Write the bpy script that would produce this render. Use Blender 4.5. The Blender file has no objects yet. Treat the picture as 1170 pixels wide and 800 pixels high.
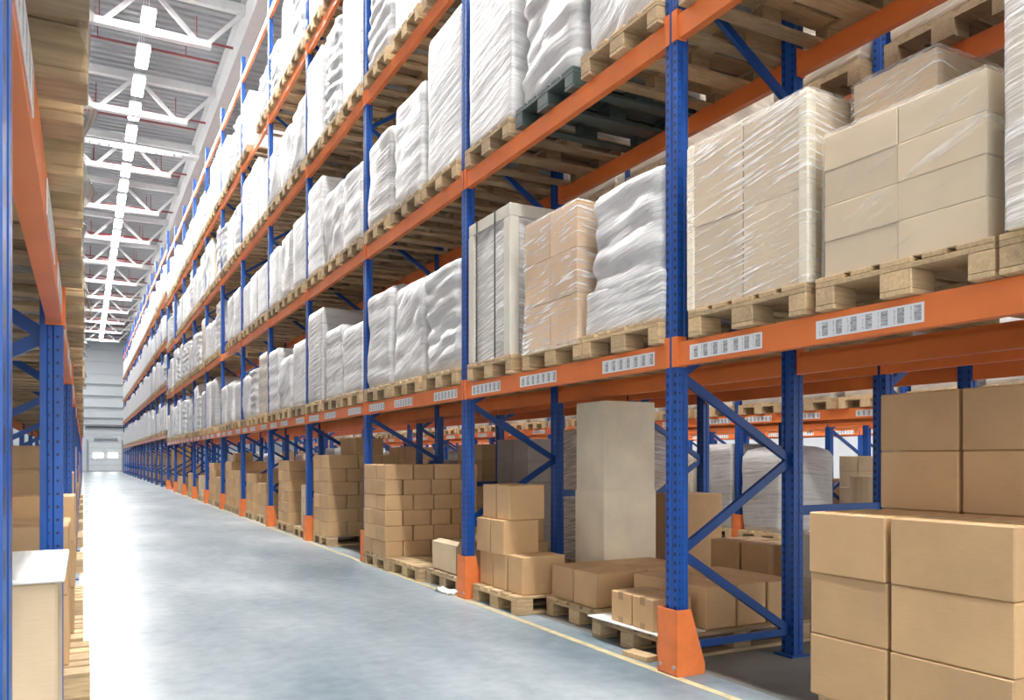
import bpy, math, random
from mathutils import Vector, noise
R = random.Random(7)
PI = math.pi
SC = bpy.context.scene
COL = SC.collection

# ------------------------------------------------------------------ camera, world, exposure
YAW = math.atan(490 / 925)
cam = bpy.data.cameras.new('camera'); cam.sensor_width = 36; cam.sensor_fit = 'HORIZONTAL'
cam.lens = 925 / 1170 * 36; cam.shift_y = 124 / 1170; cam.clip_start = 0.05; cam.clip_end = 400
co = bpy.data.objects.new('camera', cam); COL.objects.link(co)
co.location = (0, 0, 1.21); co.rotation_euler = (PI / 2, 0, -YAW)
SC.camera = co
world = bpy.data.worlds.new('world'); SC.world = world; world.use_nodes = True
world.node_tree.nodes['Background'].inputs[0].default_value = (1.0, 0.98, 0.95, 1)
world.node_tree.nodes['Background'].inputs[1].default_value = 1.3
SC.view_settings.view_transform = 'Standard'; SC.view_settings.look = 'None'
SC.view_settings.gamma = 1.0; SC.view_settings.use_curve_mapping = False
SC.view_settings.exposure = 1.1
LAMP = 95.0            # emission of the ceiling lamp diffusers
SC.cycles.use_denoising = True
SC.cycles.max_bounces = 8; SC.cycles.diffuse_bounces = 4; SC.cycles.transparent_max_bounces = 12

# ------------------------------------------------------------------ layout constants
W = 2.8                # bay pitch
Y0 = 3.60              # y of the first upright frame in view
XR = 2.92              # aisle face of the right rack
XL = -0.068            # aisle face of the left rack
DEP = 0.98             # frame depth
LA = [1.72, 3.54, 5.35, 7.17, 9.05]
LC = [1.765, 3.58, 5.39]
LB = [2.03, 3.97, 5.73, 7.55, 9.40]
SLOT = [0.46, 1.36, 2.28]
ORD = ['zeroth', 'first', 'second', 'third', 'fourth', 'fifth', 'sixth', 'seventh', 'eighth', 'ninth', 'tenth', 'eleventh',
       'twelfth', 'thirteenth', 'fourteenth', 'fifteenth', 'sixteenth', 'seventeenth', 'eighteenth', 'nineteenth', 'twentieth']
for t in ('first second third fourth fifth sixth seventh eighth ninth').split(): ORD.append('twenty-' + t)
ORD.append('thirtieth')
for t in ('first second third fourth fifth sixth seventh eighth ninth').split(): ORD.append('thirty-' + t)
ORD.append('fortieth')
for t in ('first second third fourth fifth sixth seventh eighth ninth').split(): ORD.append('forty-' + t)

# ------------------------------------------------------------------ materials
def newmat(name):
    m = bpy.data.materials.new(name); m.use_nodes = True
    nt = m.node_tree
    return m, nt, nt.nodes['Principled BSDF']
def nd(nt, typ, **kw):
    n = nt.nodes.new(typ)
    for k, v in kw.items(): setattr(n, k, v)
    return n
def math_n(nt, op, a, b=None, clamp=False):
    n = nt.nodes.new('ShaderNodeMath'); n.operation = op; n.use_clamp = clamp
    for i, v in enumerate((a, b)):
        if v is None: continue
        if isinstance(v, (int, float)): n.inputs[i].default_value = v
        else: nt.links.new(v, n.inputs[i])
    return n.outputs[0]
def ramp(nt, fac, stops):
    n = nt.nodes.new('ShaderNodeValToRGB'); e = n.color_ramp.elements
    while len(e) < len(stops): e.new(0.5)
    for el, (p, c) in zip(e, stops):
        el.position = p; el.color = (*c, 1) if len(c) == 3 else c
    nt.links.new(fac, n.inputs[0]); return n.outputs[0]
def noise_n(nt, vec, scale, detail=3, rough=0.55):
    n = nt.nodes.new('ShaderNodeTexNoise'); n.inputs['Scale'].default_value = scale
    n.inputs['Detail'].default_value = detail; n.inputs['Roughness'].default_value = rough
    if vec is not None: nt.links.new(vec, n.inputs['Vector'])
    return n.outputs['Fac']
def coords(nt): return nt.nodes.new('ShaderNodeTexCoord').outputs['Object']
def mapped(nt, vec, scale):
    n = nt.nodes.new('ShaderNodeMapping'); n.inputs['Scale'].default_value = scale
    nt.links.new(vec, n.inputs['Vector']); return n.outputs[0]
def bump(nt, bsdf, h, strength, dist=0.01):
    n = nt.nodes.new('ShaderNodeBump'); n.inputs['Strength'].default_value = strength; n.inputs['Distance'].default_value = dist
    nt.links.new(h, n.inputs['Height']); nt.links.new(n.outputs[0], bsdf.inputs['Normal'])
def offset_by_object(nt, vec):
    oi = nt.nodes.new('ShaderNodeObjectInfo')
    c = nd(nt, 'ShaderNodeVectorMath', operation='ADD'); s = math_n(nt, 'MULTIPLY', oi.outputs['Random'], 37.0)
    nt.links.new(vec, c.inputs[0]); nt.links.new(s, c.inputs[1]); return c.outputs[0], oi.outputs['Random']
def valued(nt, col, rand, lo, hi):
    h = nt.nodes.new('ShaderNodeHueSaturation')
    v = nt.nodes.new('ShaderNodeMapRange'); v.inputs['To Min'].default_value = lo; v.inputs['To Max'].default_value = hi
    nt.links.new(rand, v.inputs['Value']); nt.links.new(v.outputs[0], h.inputs['Value']); nt.links.new(col, h.inputs['Color'])
    return h.outputs[0]

def plain(name, col, rough=0.5, metal=0.0, noise_amt=0.12, nscale=6.0):
    m, nt, b = newmat(name)
    f = noise_n(nt, coords(nt), nscale, 4)
    d = tuple(max(0, c * (1 - noise_amt)) for c in col); l = tuple(min(1, c * (1 + noise_amt)) for c in col)
    nt.links.new(ramp(nt, f, [(0.3, d), (0.7, l)]), b.inputs['Base Color'])
    b.inputs['Roughness'].default_value = rough; b.inputs['Metallic'].default_value = metal
    return m
def emit(name, col, s):
    m, nt, b = newmat(name); b.inputs['Base Color'].default_value = (*col, 1)
    b.inputs['Emission Color'].default_value = (*col, 1); b.inputs['Emission Strength'].default_value = s
    return m
def cardboard(name, col):
    m, nt, b = newmat(name)
    v, rnd = offset_by_object(nt, coords(nt))
    f = noise_n(nt, v, 3.0, 5); g = noise_n(nt, mapped(nt, v, (6, 6, 60)), 4.0, 2)
    s = math_n(nt, 'ADD', math_n(nt, 'MULTIPLY', f, 0.75), math_n(nt, 'MULTIPLY', g, 0.25))
    c = ramp(nt, s, [(0.3, tuple(x * 0.86 for x in col)), (0.7, tuple(min(1, x * 1.1) for x in col))])
    nt.links.new(valued(nt, c, rnd, 0.88, 1.1), b.inputs['Base Color'])
    b.inputs['Roughness'].default_value = 0.7
    bump(nt, b, g, 0.08, 0.004)
    return m
def wood(name, col):
    m, nt, b = newmat(name)
    v, rnd = offset_by_object(nt, coords(nt))
    g = noise_n(nt, mapped(nt, v, (2.5, 22, 22)), 3.0, 5, 0.65); f = noise_n(nt, v, 5.0, 3)
    s = math_n(nt, 'ADD', math_n(nt, 'MULTIPLY', g, 0.6), math_n(nt, 'MULTIPLY', f, 0.4))
    c = ramp(nt, s, [(0.32, tuple(x * 0.62 for x in col)), (0.55, col), (0.72, tuple(min(1, x * 1.25) for x in col))])
    nt.links.new(valued(nt, c, rnd, 0.75, 1.12), b.inputs['Base Color'])
    b.inputs['Roughness'].default_value = 0.75
    bump(nt, b, g, 0.25, 0.004)
    return m
def streaks(nt, slant=3.5, zs=26.0, hs=1.6, sc=1.0):
    """Film folds and the light and shade painted with them: long thin streaks running round the load, a little slanted."""
    v, rnd = offset_by_object(nt, coords(nt))
    sx = nt.nodes.new('ShaderNodeSeparateXYZ'); nt.links.new(v, sx.inputs[0])
    h = math_n(nt, 'ADD', sx.outputs[0], sx.outputs[1])
    zz = math_n(nt, 'ADD', math_n(nt, 'MULTIPLY', sx.outputs[2], zs), math_n(nt, 'MULTIPLY', h, slant))
    cb = nt.nodes.new('ShaderNodeCombineXYZ')
    nt.links.new(math_n(nt, 'MULTIPLY', h, hs), cb.inputs[0]); nt.links.new(zz, cb.inputs[1])
    return noise_n(nt, cb.outputs[0], sc, 4, 0.6), v, rnd
def white_wrap(name, col, dark, bstr=0.6, slant=3.0, zs=20.0, rough=0.34):
    m, nt, b = newmat(name)
    s, v, rnd = streaks(nt, slant, zs)
    f = noise_n(nt, v, 3.5, 4)
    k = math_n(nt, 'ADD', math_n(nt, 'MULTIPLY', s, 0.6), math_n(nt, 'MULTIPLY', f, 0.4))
    c = ramp(nt, k, [(0.33, dark), (0.5, col), (0.68, tuple(min(1, x * 1.06) for x in col))])  # greyer patches: uneven film, with grey shadows put into the colour
    nt.links.new(valued(nt, c, rnd, 0.92, 1.06), b.inputs['Base Color'])
    b.inputs['Roughness'].default_value = rough
    bump(nt, b, k, bstr, 0.03)
    return m
def clear_film(name, base=0.06, gain=0.75, tint=(0.95, 0.95, 0.95), lo=0.52, hi=0.66, slant=10.0, zs=58.0, hs=3.5):
    m, nt, b = newmat(name)
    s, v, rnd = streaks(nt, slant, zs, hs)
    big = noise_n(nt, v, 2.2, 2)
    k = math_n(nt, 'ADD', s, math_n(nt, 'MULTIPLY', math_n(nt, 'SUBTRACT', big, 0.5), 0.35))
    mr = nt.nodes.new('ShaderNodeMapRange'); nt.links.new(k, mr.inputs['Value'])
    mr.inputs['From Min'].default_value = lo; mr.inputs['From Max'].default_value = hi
    mr.inputs['To Min'].default_value = base; mr.inputs['To Max'].default_value = gain  # denser white streaks stand in for thin highlights on the film folds
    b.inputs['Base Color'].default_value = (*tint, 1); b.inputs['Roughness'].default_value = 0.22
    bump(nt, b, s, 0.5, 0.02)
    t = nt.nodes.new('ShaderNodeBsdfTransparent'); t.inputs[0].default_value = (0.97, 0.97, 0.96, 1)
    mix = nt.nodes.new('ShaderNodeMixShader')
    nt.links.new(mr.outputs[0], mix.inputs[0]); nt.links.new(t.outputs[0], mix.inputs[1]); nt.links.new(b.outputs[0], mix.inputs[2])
    nt.links.new(mix.outputs[0], nt.nodes['Material Output'].inputs['Surface'])
    return m
def upright_paint(name, col):
    """Powder coat with the two rows of punched slots of a rack upright."""
    m, nt, b = newmat(name)
    v = coords(nt); sx = nt.nodes.new('ShaderNodeSeparateXYZ'); nt.links.new(v, sx.inputs[0])
    g = nt.nodes.new('ShaderNodeTexCoord').outputs['Normal']; sn = nt.nodes.new('ShaderNodeSeparateXYZ'); nt.links.new(g, sn.inputs[0])
    isx = math_n(nt, 'GREATER_THAN', math_n(nt, 'ABSOLUTE', sn.outputs[0]), 0.6)
    cx = math_n(nt, 'SUBTRACT', math_n(nt, 'ABSOLUTE', sx.outputs[1]), 0.033)
    cy = math_n(nt, 'SUBTRACT', math_n(nt, 'ABSOLUTE', math_n(nt, 'SUBTRACT', sx.outputs[0], 0.034)), 0.016)
    c = math_n(nt, 'ADD', math_n(nt, 'MULTIPLY', cx, isx), math_n(nt, 'MULTIPLY', cy, math_n(nt, 'SUBTRACT', 1.0, isx)))
    wcol = math_n(nt, 'ADD', math_n(nt, 'MULTIPLY', isx, 0.004), 0.0045)
    inc = math_n(nt, 'LESS_THAN', math_n(nt, 'ABSOLUTE', c), wcol)
    fz = math_n(nt, 'FRACT', math_n(nt, 'DIVIDE', sx.outputs[2], 0.05))
    lenz = math_n(nt, 'ADD', math_n(nt, 'MULTIPLY', isx, 0.12), 0.10)
    inz = math_n(nt, 'LESS_THAN', math_n(nt, 'ABSOLUTE', math_n(nt, 'SUBTRACT', fz, 0.5)), lenz)
    hole = math_n(nt, 'MULTIPLY', inc, inz)
    mx = nt.nodes.new('ShaderNodeMix'); mx.data_type = 'RGBA'
    nt.links.new(hole, mx.inputs['Factor'])
    nt.links.new(ramp(nt, noise_n(nt, v, 9.0, 4), [(0.3, tuple(x * 0.9 for x in col)), (0.75, tuple(x * 1.12 for x in col))]), mx.inputs[6])
    mx.inputs[7].default_value = (0.004, 0.006, 0.02, 1)
    nt.links.new(mx.outputs[2], b.inputs['Base Color'])
    b.inputs['Roughness'].default_value = 0.36
    return m
def barcode(name):
    """Printed shelf label: white with grey code blocks along its length (local y)."""
    m, nt, b = newmat(name)
    v = coords(nt); sx = nt.nodes.new('ShaderNodeSeparateXYZ'); nt.links.new(v, sx.inputs[0])
    y = math_n(nt, 'ADD', sx.outputs[1], 0.265)
    cell = math_n(nt, 'DIVIDE', y, 0.0757)
    fr = math_n(nt, 'FRACT', cell)
    inblk = math_n(nt, 'MULTIPLY', math_n(nt, 'GREATER_THAN', fr, 0.14), math_n(nt, 'LESS_THAN', fr, 0.56))
    inz = math_n(nt, 'LESS_THAN', math_n(nt, 'ABSOLUTE', sx.outputs[2]), 0.031)
    bars = noise_n(nt, mapped(nt, v, (0, 20, 420)), 1.0, 1)
    bar = math_n(nt, 'GREATER_THAN', bars, 0.47)
    dig = math_n(nt, 'MULTIPLY', math_n(nt, 'GREATER_THAN', fr, 0.68), math_n(nt, 'LESS_THAN', fr, 0.78))
    digz = math_n(nt, 'GREATER_THAN', noise_n(nt, mapped(nt, v, (0, 150, 190)), 1.0, 1), 0.5)
    ink = math_n(nt, 'MULTIPLY', inz, math_n(nt, 'ADD', math_n(nt, 'MULTIPLY', inblk, math_n(nt, 'ADD', math_n(nt, 'MULTIPLY', bar, 0.5), 0.22)),
                                             math_n(nt, 'MULTIPLY', math_n(nt, 'MULTIPLY', dig, digz), 0.45)), True)
    nt.links.new(ramp(nt, ink, [(0.0, (0.86, 0.88, 0.9)), (1.0, (0.08, 0.09, 0.1))]), b.inputs['Base Color'])
    b.inputs['Roughness'].default_value = 0.4
    return m
def floor_mat():
    m, nt, b = newmat('polished_concrete')
    v = coords(nt)
    a = noise_n(nt, v, 0.35, 3, 0.5); c = noise_n(nt, mapped(nt, v, (1.0, 0.4, 1)), 1.0, 5, 0.6); d = noise_n(nt, v, 9.0, 3)
    k = math_n(nt, 'ADD', math_n(nt, 'ADD', math_n(nt, 'MULTIPLY', a, 0.35), math_n(nt, 'MULTIPLY', c, 0.5)), math_n(nt, 'MULTIPLY', d, 0.15))
    nt.links.new(ramp(nt, k, [(0.38, (0.15, 0.20, 0.235)), (0.5, (0.275, 0.325, 0.36)), (0.62, (0.43, 0.48, 0.51))]), b.inputs['Base Color'])
    mr = nt.nodes.new('ShaderNodeMapRange'); nt.links.new(c, mr.inputs['Value'])
    mr.inputs['From Min'].default_value = 0.1; mr.inputs['From Max'].default_value = 0.9
    mr.inputs['To Min'].default_value = 0.28; mr.inputs['To Max'].default_value = 0.34
    nt.links.new(mr.outputs[0], b.inputs['Roughness'])
    b.inputs['Specular IOR Level'].default_value = 0.08
    return m

M = {}
M['blue'] = upright_paint('blue_upright_paint', (0.007, 0.075, 0.34))
M['blue_plain'] = plain('blue_paint', (0.007, 0.065, 0.28), 0.36)
M['orange'] = plain('orange_paint', (0.86, 0.215, 0.05), 0.4, 0, 0.08, 3.0)
M['orange_guard'] = plain('orange_guard_paint', (0.84, 0.22, 0.06), 0.5, 0, 0.1, 8.0)
M['card'] = cardboard('brown_cardboard', (0.60, 0.38, 0.19))
M['card_pale'] = cardboard('pale_cardboard', (0.66, 0.51, 0.33))
M['card_grey'] = cardboard('grey_board', (0.42, 0.38, 0.34))
M['card_white'] = cardboard('white_board', (0.66, 0.63, 0.55))
M['cream'] = cardboard('cream_carton_board', (0.90, 0.81, 0.62))
M['tape'] = plain('packing_tape', (0.40, 0.245, 0.11), 0.3)
M['tape_pale'] = plain('pale_packing_tape', (0.62, 0.45, 0.26), 0.25)
M['strap'] = plain('black_strap', (0.02, 0.03, 0.025), 0.4)
M['wood'] = wood('pallet_wood', (0.60, 0.43, 0.24))
M['wood_old'] = wood('aged_pallet_wood', (0.46, 0.335, 0.20))
M['plastic'] = plain('dark_green_plastic', (0.07, 0.10, 0.095), 0.45)
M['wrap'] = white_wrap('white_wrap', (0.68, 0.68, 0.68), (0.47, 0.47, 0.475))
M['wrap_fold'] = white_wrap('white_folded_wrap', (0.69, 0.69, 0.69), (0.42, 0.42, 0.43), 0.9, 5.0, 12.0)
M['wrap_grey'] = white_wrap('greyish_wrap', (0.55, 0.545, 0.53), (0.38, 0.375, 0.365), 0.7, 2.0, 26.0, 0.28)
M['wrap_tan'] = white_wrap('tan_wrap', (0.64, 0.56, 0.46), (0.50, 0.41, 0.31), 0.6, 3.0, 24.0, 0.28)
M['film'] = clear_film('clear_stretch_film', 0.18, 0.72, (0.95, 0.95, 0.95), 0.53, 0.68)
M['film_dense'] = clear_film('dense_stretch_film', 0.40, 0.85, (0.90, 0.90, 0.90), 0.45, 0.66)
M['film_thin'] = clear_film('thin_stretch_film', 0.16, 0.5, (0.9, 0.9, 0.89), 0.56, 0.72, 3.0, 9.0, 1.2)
M['paper'] = plain('white_paper', (0.82, 0.82, 0.80), 0.7, 0, 0.05)
M['barcode'] = barcode('barcode_label')
M['steel'] = plain('white_steel', (0.60, 0.60, 0.60), 0.45, 0, 0.06)
M['deck'] = plain('roof_deck_steel', (0.30, 0.315, 0.33), 0.4, 0.0, 0.08, 0.4)
M['red_pipe'] = plain('red_pipe_paint', (0.22, 0.045, 0.05), 0.4)
M['lamp'] = emit('lamp_diffuser', (1.0, 0.985, 0.955), LAMP)
M['lamp_body'] = plain('lamp_housing', (0.75, 0.75, 0.76), 0.4)
M['wall'] = plain('grey_wall_panel', (0.62, 0.66, 0.70), 0.5, 0, 0.05, 0.5)
M['rail'] = plain('grey_rail', (0.36, 0.39, 0.42), 0.5)
M['door'] = plain('dock_door_panel', (0.70, 0.73, 0.76), 0.45, 0, 0.04)
M['dark'] = plain('dark_rubber', (0.05, 0.055, 0.06), 0.7)
M['daylight'] = emit('daylit_pane', (0.95, 0.98, 1.0), 9.0)
M['line'] = plain('yellow_floor_paint', (0.55, 0.47, 0.27), 0.5, 0, 0.2, 12.0)
M['line_pale'] = plain('pale_floor_paint', (0.58, 0.53, 0.42), 0.5, 0, 0.15, 12.0)
M['floor'] = floor_mat()
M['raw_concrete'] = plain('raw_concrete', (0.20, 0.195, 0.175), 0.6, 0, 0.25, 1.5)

# ------------------------------------------------------------------ mesh helpers
CACHE = {}
class MB:
    def __init__(s): s.v = []; s.f = []
    def box(s, a, b):
        (x0, y0, z0), (x1, y1, z1) = a, b; n = len(s.v)
        s.v += [(x0, y0, z0), (x1, y0, z0), (x1, y1, z0), (x0, y1, z0), (x0, y0, z1), (x1, y0, z1), (x1, y1, z1), (x0, y1, z1)]
        s.f += [tuple(n + i for i in q) for q in ((3, 2, 1, 0), (4, 5, 6, 7), (0, 1, 5, 4), (1, 2, 6, 5), (2, 3, 7, 6), (3, 0, 4, 7))]
        return s
    def cbox(s, a, b, c):
        """box with chamfered edges and corners"""
        lo, hi = a, b; n = len(s.v); idx = {}
        for sx in (0, 1):
            for sy in (0, 1):
                for sz in (0, 1):
                    sg = (sx, sy, sz)
                    for ax in range(3):
                        p = []
                        for k in range(3):
                            e = hi[k] if sg[k] else lo[k]
                            if k != ax: e += -c if sg[k] else c
                            p.append(e)
                        idx[sg, ax] = len(s.v); s.v.append(tuple(p))
        def face(ids):
            ps = [Vector(s.v[i]) for i in ids]
            cen = sum(ps, Vector()) / len(ps); nm = (ps[1] - ps[0]).cross(ps[2] - ps[0])
            mid = Vector([(lo[k] + hi[k]) / 2 for k in range(3)])
            s.f.append(tuple(ids) if nm.dot(cen - mid) > 0 else tuple(reversed(ids)))
        for ax in range(3):
            o1, o2 = [k for k in range(3) if k != ax]
            for sg in (0, 1):
                ids = []
                for (p, q) in ((0, 0), (1, 0), (1, 1), (0, 1)):
                    t = [0, 0, 0]; t[ax] = sg; t[o1] = p; t[o2] = q; ids.append(idx[tuple(t), ax])
                face(ids)
            for p in (0, 1):
                for q in (0, 1):
                    t = [0, 0, 0]; t[o1] = p; t[o2] = q
                    t0 = list(t); t1 = list(t); t0[ax] = 0; t1[ax] = 1
                    face([idx[tuple(t0), o1], idx[tuple(t1), o1], idx[tuple(t1), o2], idx[tuple(t0), o2]])
        for sx in (0, 1):
            for sy in (0, 1):
                for sz in (0, 1): face([idx[(sx, sy, sz), ax] for ax in range(3)])
        return s
    def prism(s, prof, z0, z1):
        """closed outline in xy, counter-clockwise, extruded along z"""
        n = len(s.v); k = len(prof)
        s.v += [(x, y, z0) for x, y in prof] + [(x, y, z1) for x, y in prof]
        for i in range(k):
            j = (i + 1) % k; s.f.append((n + i, n + j, n + k + j, n + k + i))
        s.f.append(tuple(range(n + k - 1, n - 1, -1))); s.f.append(tuple(range(n + k, n + 2 * k)))
        return s
    def bar(s, p, q, w, h, up=(0, 0, 1)):
        p, q = Vector(p), Vector(q); d = (q - p).normalized(); u = Vector(up)
        if abs(d.dot(u)) > 0.99: u = Vector((1, 0, 0))
        r = d.cross(u).normalized(); u = r.cross(d); n = len(s.v)
        for e in (p, q):
            for a, b in ((-1, -1), (1, -1), (1, 1), (-1, 1)): s.v.append(tuple(e + r * a * w / 2 + u * b * h / 2))
        s.f += [tuple(n + i for i in t) for t in ((0, 1, 5, 4), (1, 2, 6, 5), (2, 3, 7, 6), (3, 0, 4, 7), (3, 2, 1, 0), (4, 5, 6, 7))]
        return s
    def tube(s, p, q, r, k=8):
        p, q = Vector(p), Vector(q); d = (q - p).normalized(); u = Vector((0, 0, 1))
        if abs(d.dot(u)) > 0.99: u = Vector((1, 0, 0))
        a = d.cross(u).normalized(); b = a.cross(d); n = len(s.v)
        for e in (p, q):
            for i in range(k):
                t = 2 * PI * i / k; s.v.append(tuple(e + a * math.cos(t) * r + b * math.sin(t) * r))
        for i in range(k):
            j = (i + 1) % k; s.f.append((n + i, n + j, n + k + j, n + k + i))
        s.f.append(tuple(range(n + k - 1, n - 1, -1))); s.f.append(tuple(range(n + k, n + 2 * k)))
        return s
    def mesh(s, name, mat, smooth=False):
        me = bpy.data.meshes.new(name); me.from_pydata(s.v, [], s.f); me.materials.append(M[mat])
        if smooth: me.polygons.foreach_set('use_smooth', [True] * len(me.polygons))
        me.update(); return me
def cached(key, fn):
    if key not in CACHE: CACHE[key] = fn()
    return CACHE[key]
def ob(name, me, parent=None, loc=(0, 0, 0), rz=0.0, label=None):
    o = bpy.data.objects.new(name, me); COL.objects.link(o); o.location = loc
    if rz: o.rotation_euler = (0, 0, rz)
    if parent: o.parent = parent
    if label: o['label'] = label
    return o
def thing(name, loc, label, cat, group=None, me=None, rz=0.0):
    o = ob(name, me, None, loc, rz); o['label'] = label; o['category'] = cat
    if group: o['group'] = group
    return o
def struct(name, me, loc=(0, 0, 0)):
    o = ob(name, me, None, loc); o['kind'] = 'structure'; return o
def box_mesh(sx, sy, sz, mat, c=0.0):
    """centred in x and y, standing on z = 0"""
    def mk():
        mb = MB(); a, b = (-sx / 2, -sy / 2, 0), (sx / 2, sy / 2, sz)
        (mb.cbox(a, b, c) if c else mb.box(a, b)); return mb.mesh('box', mat)
    return cached(('box', round(sx, 3), round(sy, 3), round(sz, 3), mat, c), mk)

# ------------------------------------------------------------------ the setting
YW = 86.0
f = struct('floor', MB().box((-9, -14, -0.2), (3.1, YW + 1, 0)).mesh('floor', 'floor'))
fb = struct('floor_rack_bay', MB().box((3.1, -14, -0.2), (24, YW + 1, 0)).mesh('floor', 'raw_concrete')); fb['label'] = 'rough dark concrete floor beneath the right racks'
ln = struct('trim_1', MB().box((2.868, -5, 0.0), (2.918, 30, 0.002)).mesh('floor_line', 'line')); ln['label'] = 'yellow line painted along the foot of the right rack'
ln2 = struct('trim_2', MB().box((-0.03, -5, 0.0), (0.035, YW, 0.002)).mesh('floor_line', 'line_pale')); ln2['label'] = 'pale yellow line painted along the foot of the left rack'
ln3 = struct('trim_3', MB().box((2.868, 30, 0.0), (2.918, YW, 0.002)).mesh('floor_line', 'line_pale')); ln3['label'] = 'pale far end of the painted floor line'

ZD = 13.35
def deck():
    mb = MB(); y = -14.0; prof = []
    while y < YW:
        prof += [(y, 0.06), (y + 0.13, 0.06), (y + 0.17, 0.0), (y + 0.30, 0.0), (y + 0.34, 0.06)]; y += 0.34
    n = len(prof)
    for x in (-9, 24): mb.v += [(x, p, ZD + q) for p, q in prof]
    for i in range(n - 1): mb.f.append((i, i + 1, n + i + 1, n + i))
    return mb.mesh('deck', 'deck')
ceil = struct('ceiling', deck())
# roof girders along the aisle, and trusses across it
for x in (-3.4, 3.75, 10.4):
    g = ob('roof_girder', MB().box((x, -5, 12.05), (x + 0.06, YW, 13.05)).box((x - 0.12, -5, 12.0), (x + 0.18, YW, 12.05)).box((x - 0.12, -5, 13.05), (x + 0.18, YW, 13.1)).mesh('girder', 'steel'), ceil)
tr_up = MB().box((-3.4, -0.09, 12.82), (3.75, 0.09, 13.05)).mesh('upper_chord', 'steel')
tr_lo = MB().box((-2.5, -0.09, 11.72), (2.9, 0.09, 11.9)).mesh('lower_chord', 'steel')
diags = []
for p, q in (((2.8, 11.82), (3.75, 12.9)), ((2.6, 11.82), (1.5, 12.9)), ((0.4, 11.82), (1.4, 12.9)), ((0.3, 11.82), (-0.9, 12.9)),
             ((-1.9, 11.82), (-1.0, 12.9)), ((-2.3, 11.82), (-3.4, 12.9))):
    diags.append(MB().bar((p[0], 0, p[1]), (q[0], 0, q[1]), 0.1, 0.1, (0, 1, 0)).mesh('diagonal', 'steel'))
TY = [16.6 + 5.4 * i for i in range(13)]
for y in TY:
    t = ob('roof_truss', None, ceil, (0, y, 0))
    ob('upper_chord', tr_up, t); ob('lower_chord', tr_lo, t)
    for d in diags: ob('diagonal', d, t)
# red sprinkler pipes with hangers
def pipe():
    return MB().tube((-3.2, 0, 0), (3.5, 0, 0), 0.035).mesh('pipe', 'red_pipe')
def hanger(): return MB().box((-0.012, -0.012, 0), (0.012, 0.012, 0.6)).mesh('hanger', 'red_pipe')
PIPE, HANG = pipe(), hanger(); k = 0
for y in TY:
    for dy, z in ((0.35, 12.05), (2.9, 12.75)):
        k += 1
        t = thing('sprinkler_pipe', (0, y + dy, z), f'thin dark red sprinkler pipe crossing under the roof, {ORD[k]} from the front', 'pipe', 'sprinkler pipes under the roof', PIPE)
        for x in (-2.2, 0.35, 2.6): ob('hanger', HANG, t, (x, 0, 0.03))
tray = MB(); tray.box((-3.2, -0.15, 0), (3.6, -0.13, 0.09)).box((-3.2, 0.13, 0), (3.6, 0.15, 0.09))
tr = thing('cable_tray', (0, 30.4, 11.75), 'white ladder cable tray crossing the aisle high above the lamps', 'cable tray', None, tray.mesh('tray', 'steel'))
rung = MB().box((-0.02, -0.13, 0.01), (0.02, 0.13, 0.03)).mesh('rung', 'steel')
for i in range(23): ob('rung', rung, tr, (-3.0 + i * 0.29, 0, 0))
# lamps
LBODY = MB().cbox((-0.17, -0.66, 0.0), (0.17, 0.66, 0.09), 0.015).mesh('housing', 'lamp_body')
LDIFF = MB().box((-0.14, -0.62, -0.03), (0.14, 0.62, 0.0)).mesh('diffuser', 'lamp')
LROD = MB().box((-0.006, -0.006, 0.09), (0.006, 0.006, 1.3)).mesh('rod', 'lamp_body')
def lamps(x, y0, n, step, where, grp):
    for i in range(n):
        t = thing('ceiling_lamp', (x, y0 + i * step, 12.05), f'long white linear lamp hung over the {where}, {ORD[i + 1]} in its row', 'lamp', grp)
        ob('housing', LBODY, t); ob('diffuser', LDIFF, t)
        for s in (-0.5, 0.5): ob('suspension_rod', LROD, t, (0, s, 0))
lamps(1.42, -11.1, 48, 1.95, 'main aisle', 'lamps over the main aisle')  # row carried on unseen behind the camera to brighten the near bays
lamps(7.2, 0.6, 14, 3.9, 'second aisle as added fill', 'added fill lamps over the second aisle')  # unseen row, added to brighten the racks in the background
lamps(13.0, 2.6, 10, 3.9, 'third aisle as added fill', 'added fill lamps over the third aisle')  # also unseen, added as fill for the most distant racks

# far wall of horizontal panels with the loading door
wb = struct('wall_back', MB().box((-9, YW + 0.12, 0), (24, YW + 0.3, 13.5)).mesh('wall', 'wall'))
zs = [0, 1.15, 2.3, 3.45, 4.6, 5.75, 6.9, 8.05, 9.2, 10.35, 11.5, 12.65, 13.4]
for i in range(len(zs) - 1):
    ob('panel', MB().box((-9, YW, zs[i] + 0.015), (24, YW + 0.12, zs[i + 1] - 0.015)).mesh('panel', 'wall'), wb)
for z in (4.35, 5.0, 6.0, 7.1, 8.2):
    ob('rail', MB().box((-3, YW - 0.16, z), (6, YW, z + 0.11)).mesh('rail', 'rail'), wb)
dr = struct('door_1', MB().box((0.42, YW - 0.04, 0.0), (3.3, YW, 2.75)).mesh('door', 'dark')); dr['label'] = 'pale sectional loading door with two lit window panes'
for i in range(5): ob('panel', MB().box((0.46, YW - 0.09, 0.03 + i * 0.545), (3.26, YW - 0.04, 0.56 + i * 0.545)).mesh('panel', 'door'), dr)
for x in (0.85, 2.1):
    ob('pane', MB().cbox((x, YW - 0.11, 1.28), (x + 0.8, YW - 0.09, 1.74), 0.01).mesh('pane', 'daylight'), dr)
for a, b in (((0.28, 0), (0.44, 3.0)), ((3.28, 0), (3.44, 3.0))):
    ob('guide', MB().box((a[0], YW - 0.14, a[1]), (b[0], YW - 0.02, b[1])).mesh('guide', 'rail'), dr)
ob('header', MB().box((0.2, YW - 0.25, 4.12), (3.5, YW - 0.02, 4.24)).mesh('header', 'dark'), dr)
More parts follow.
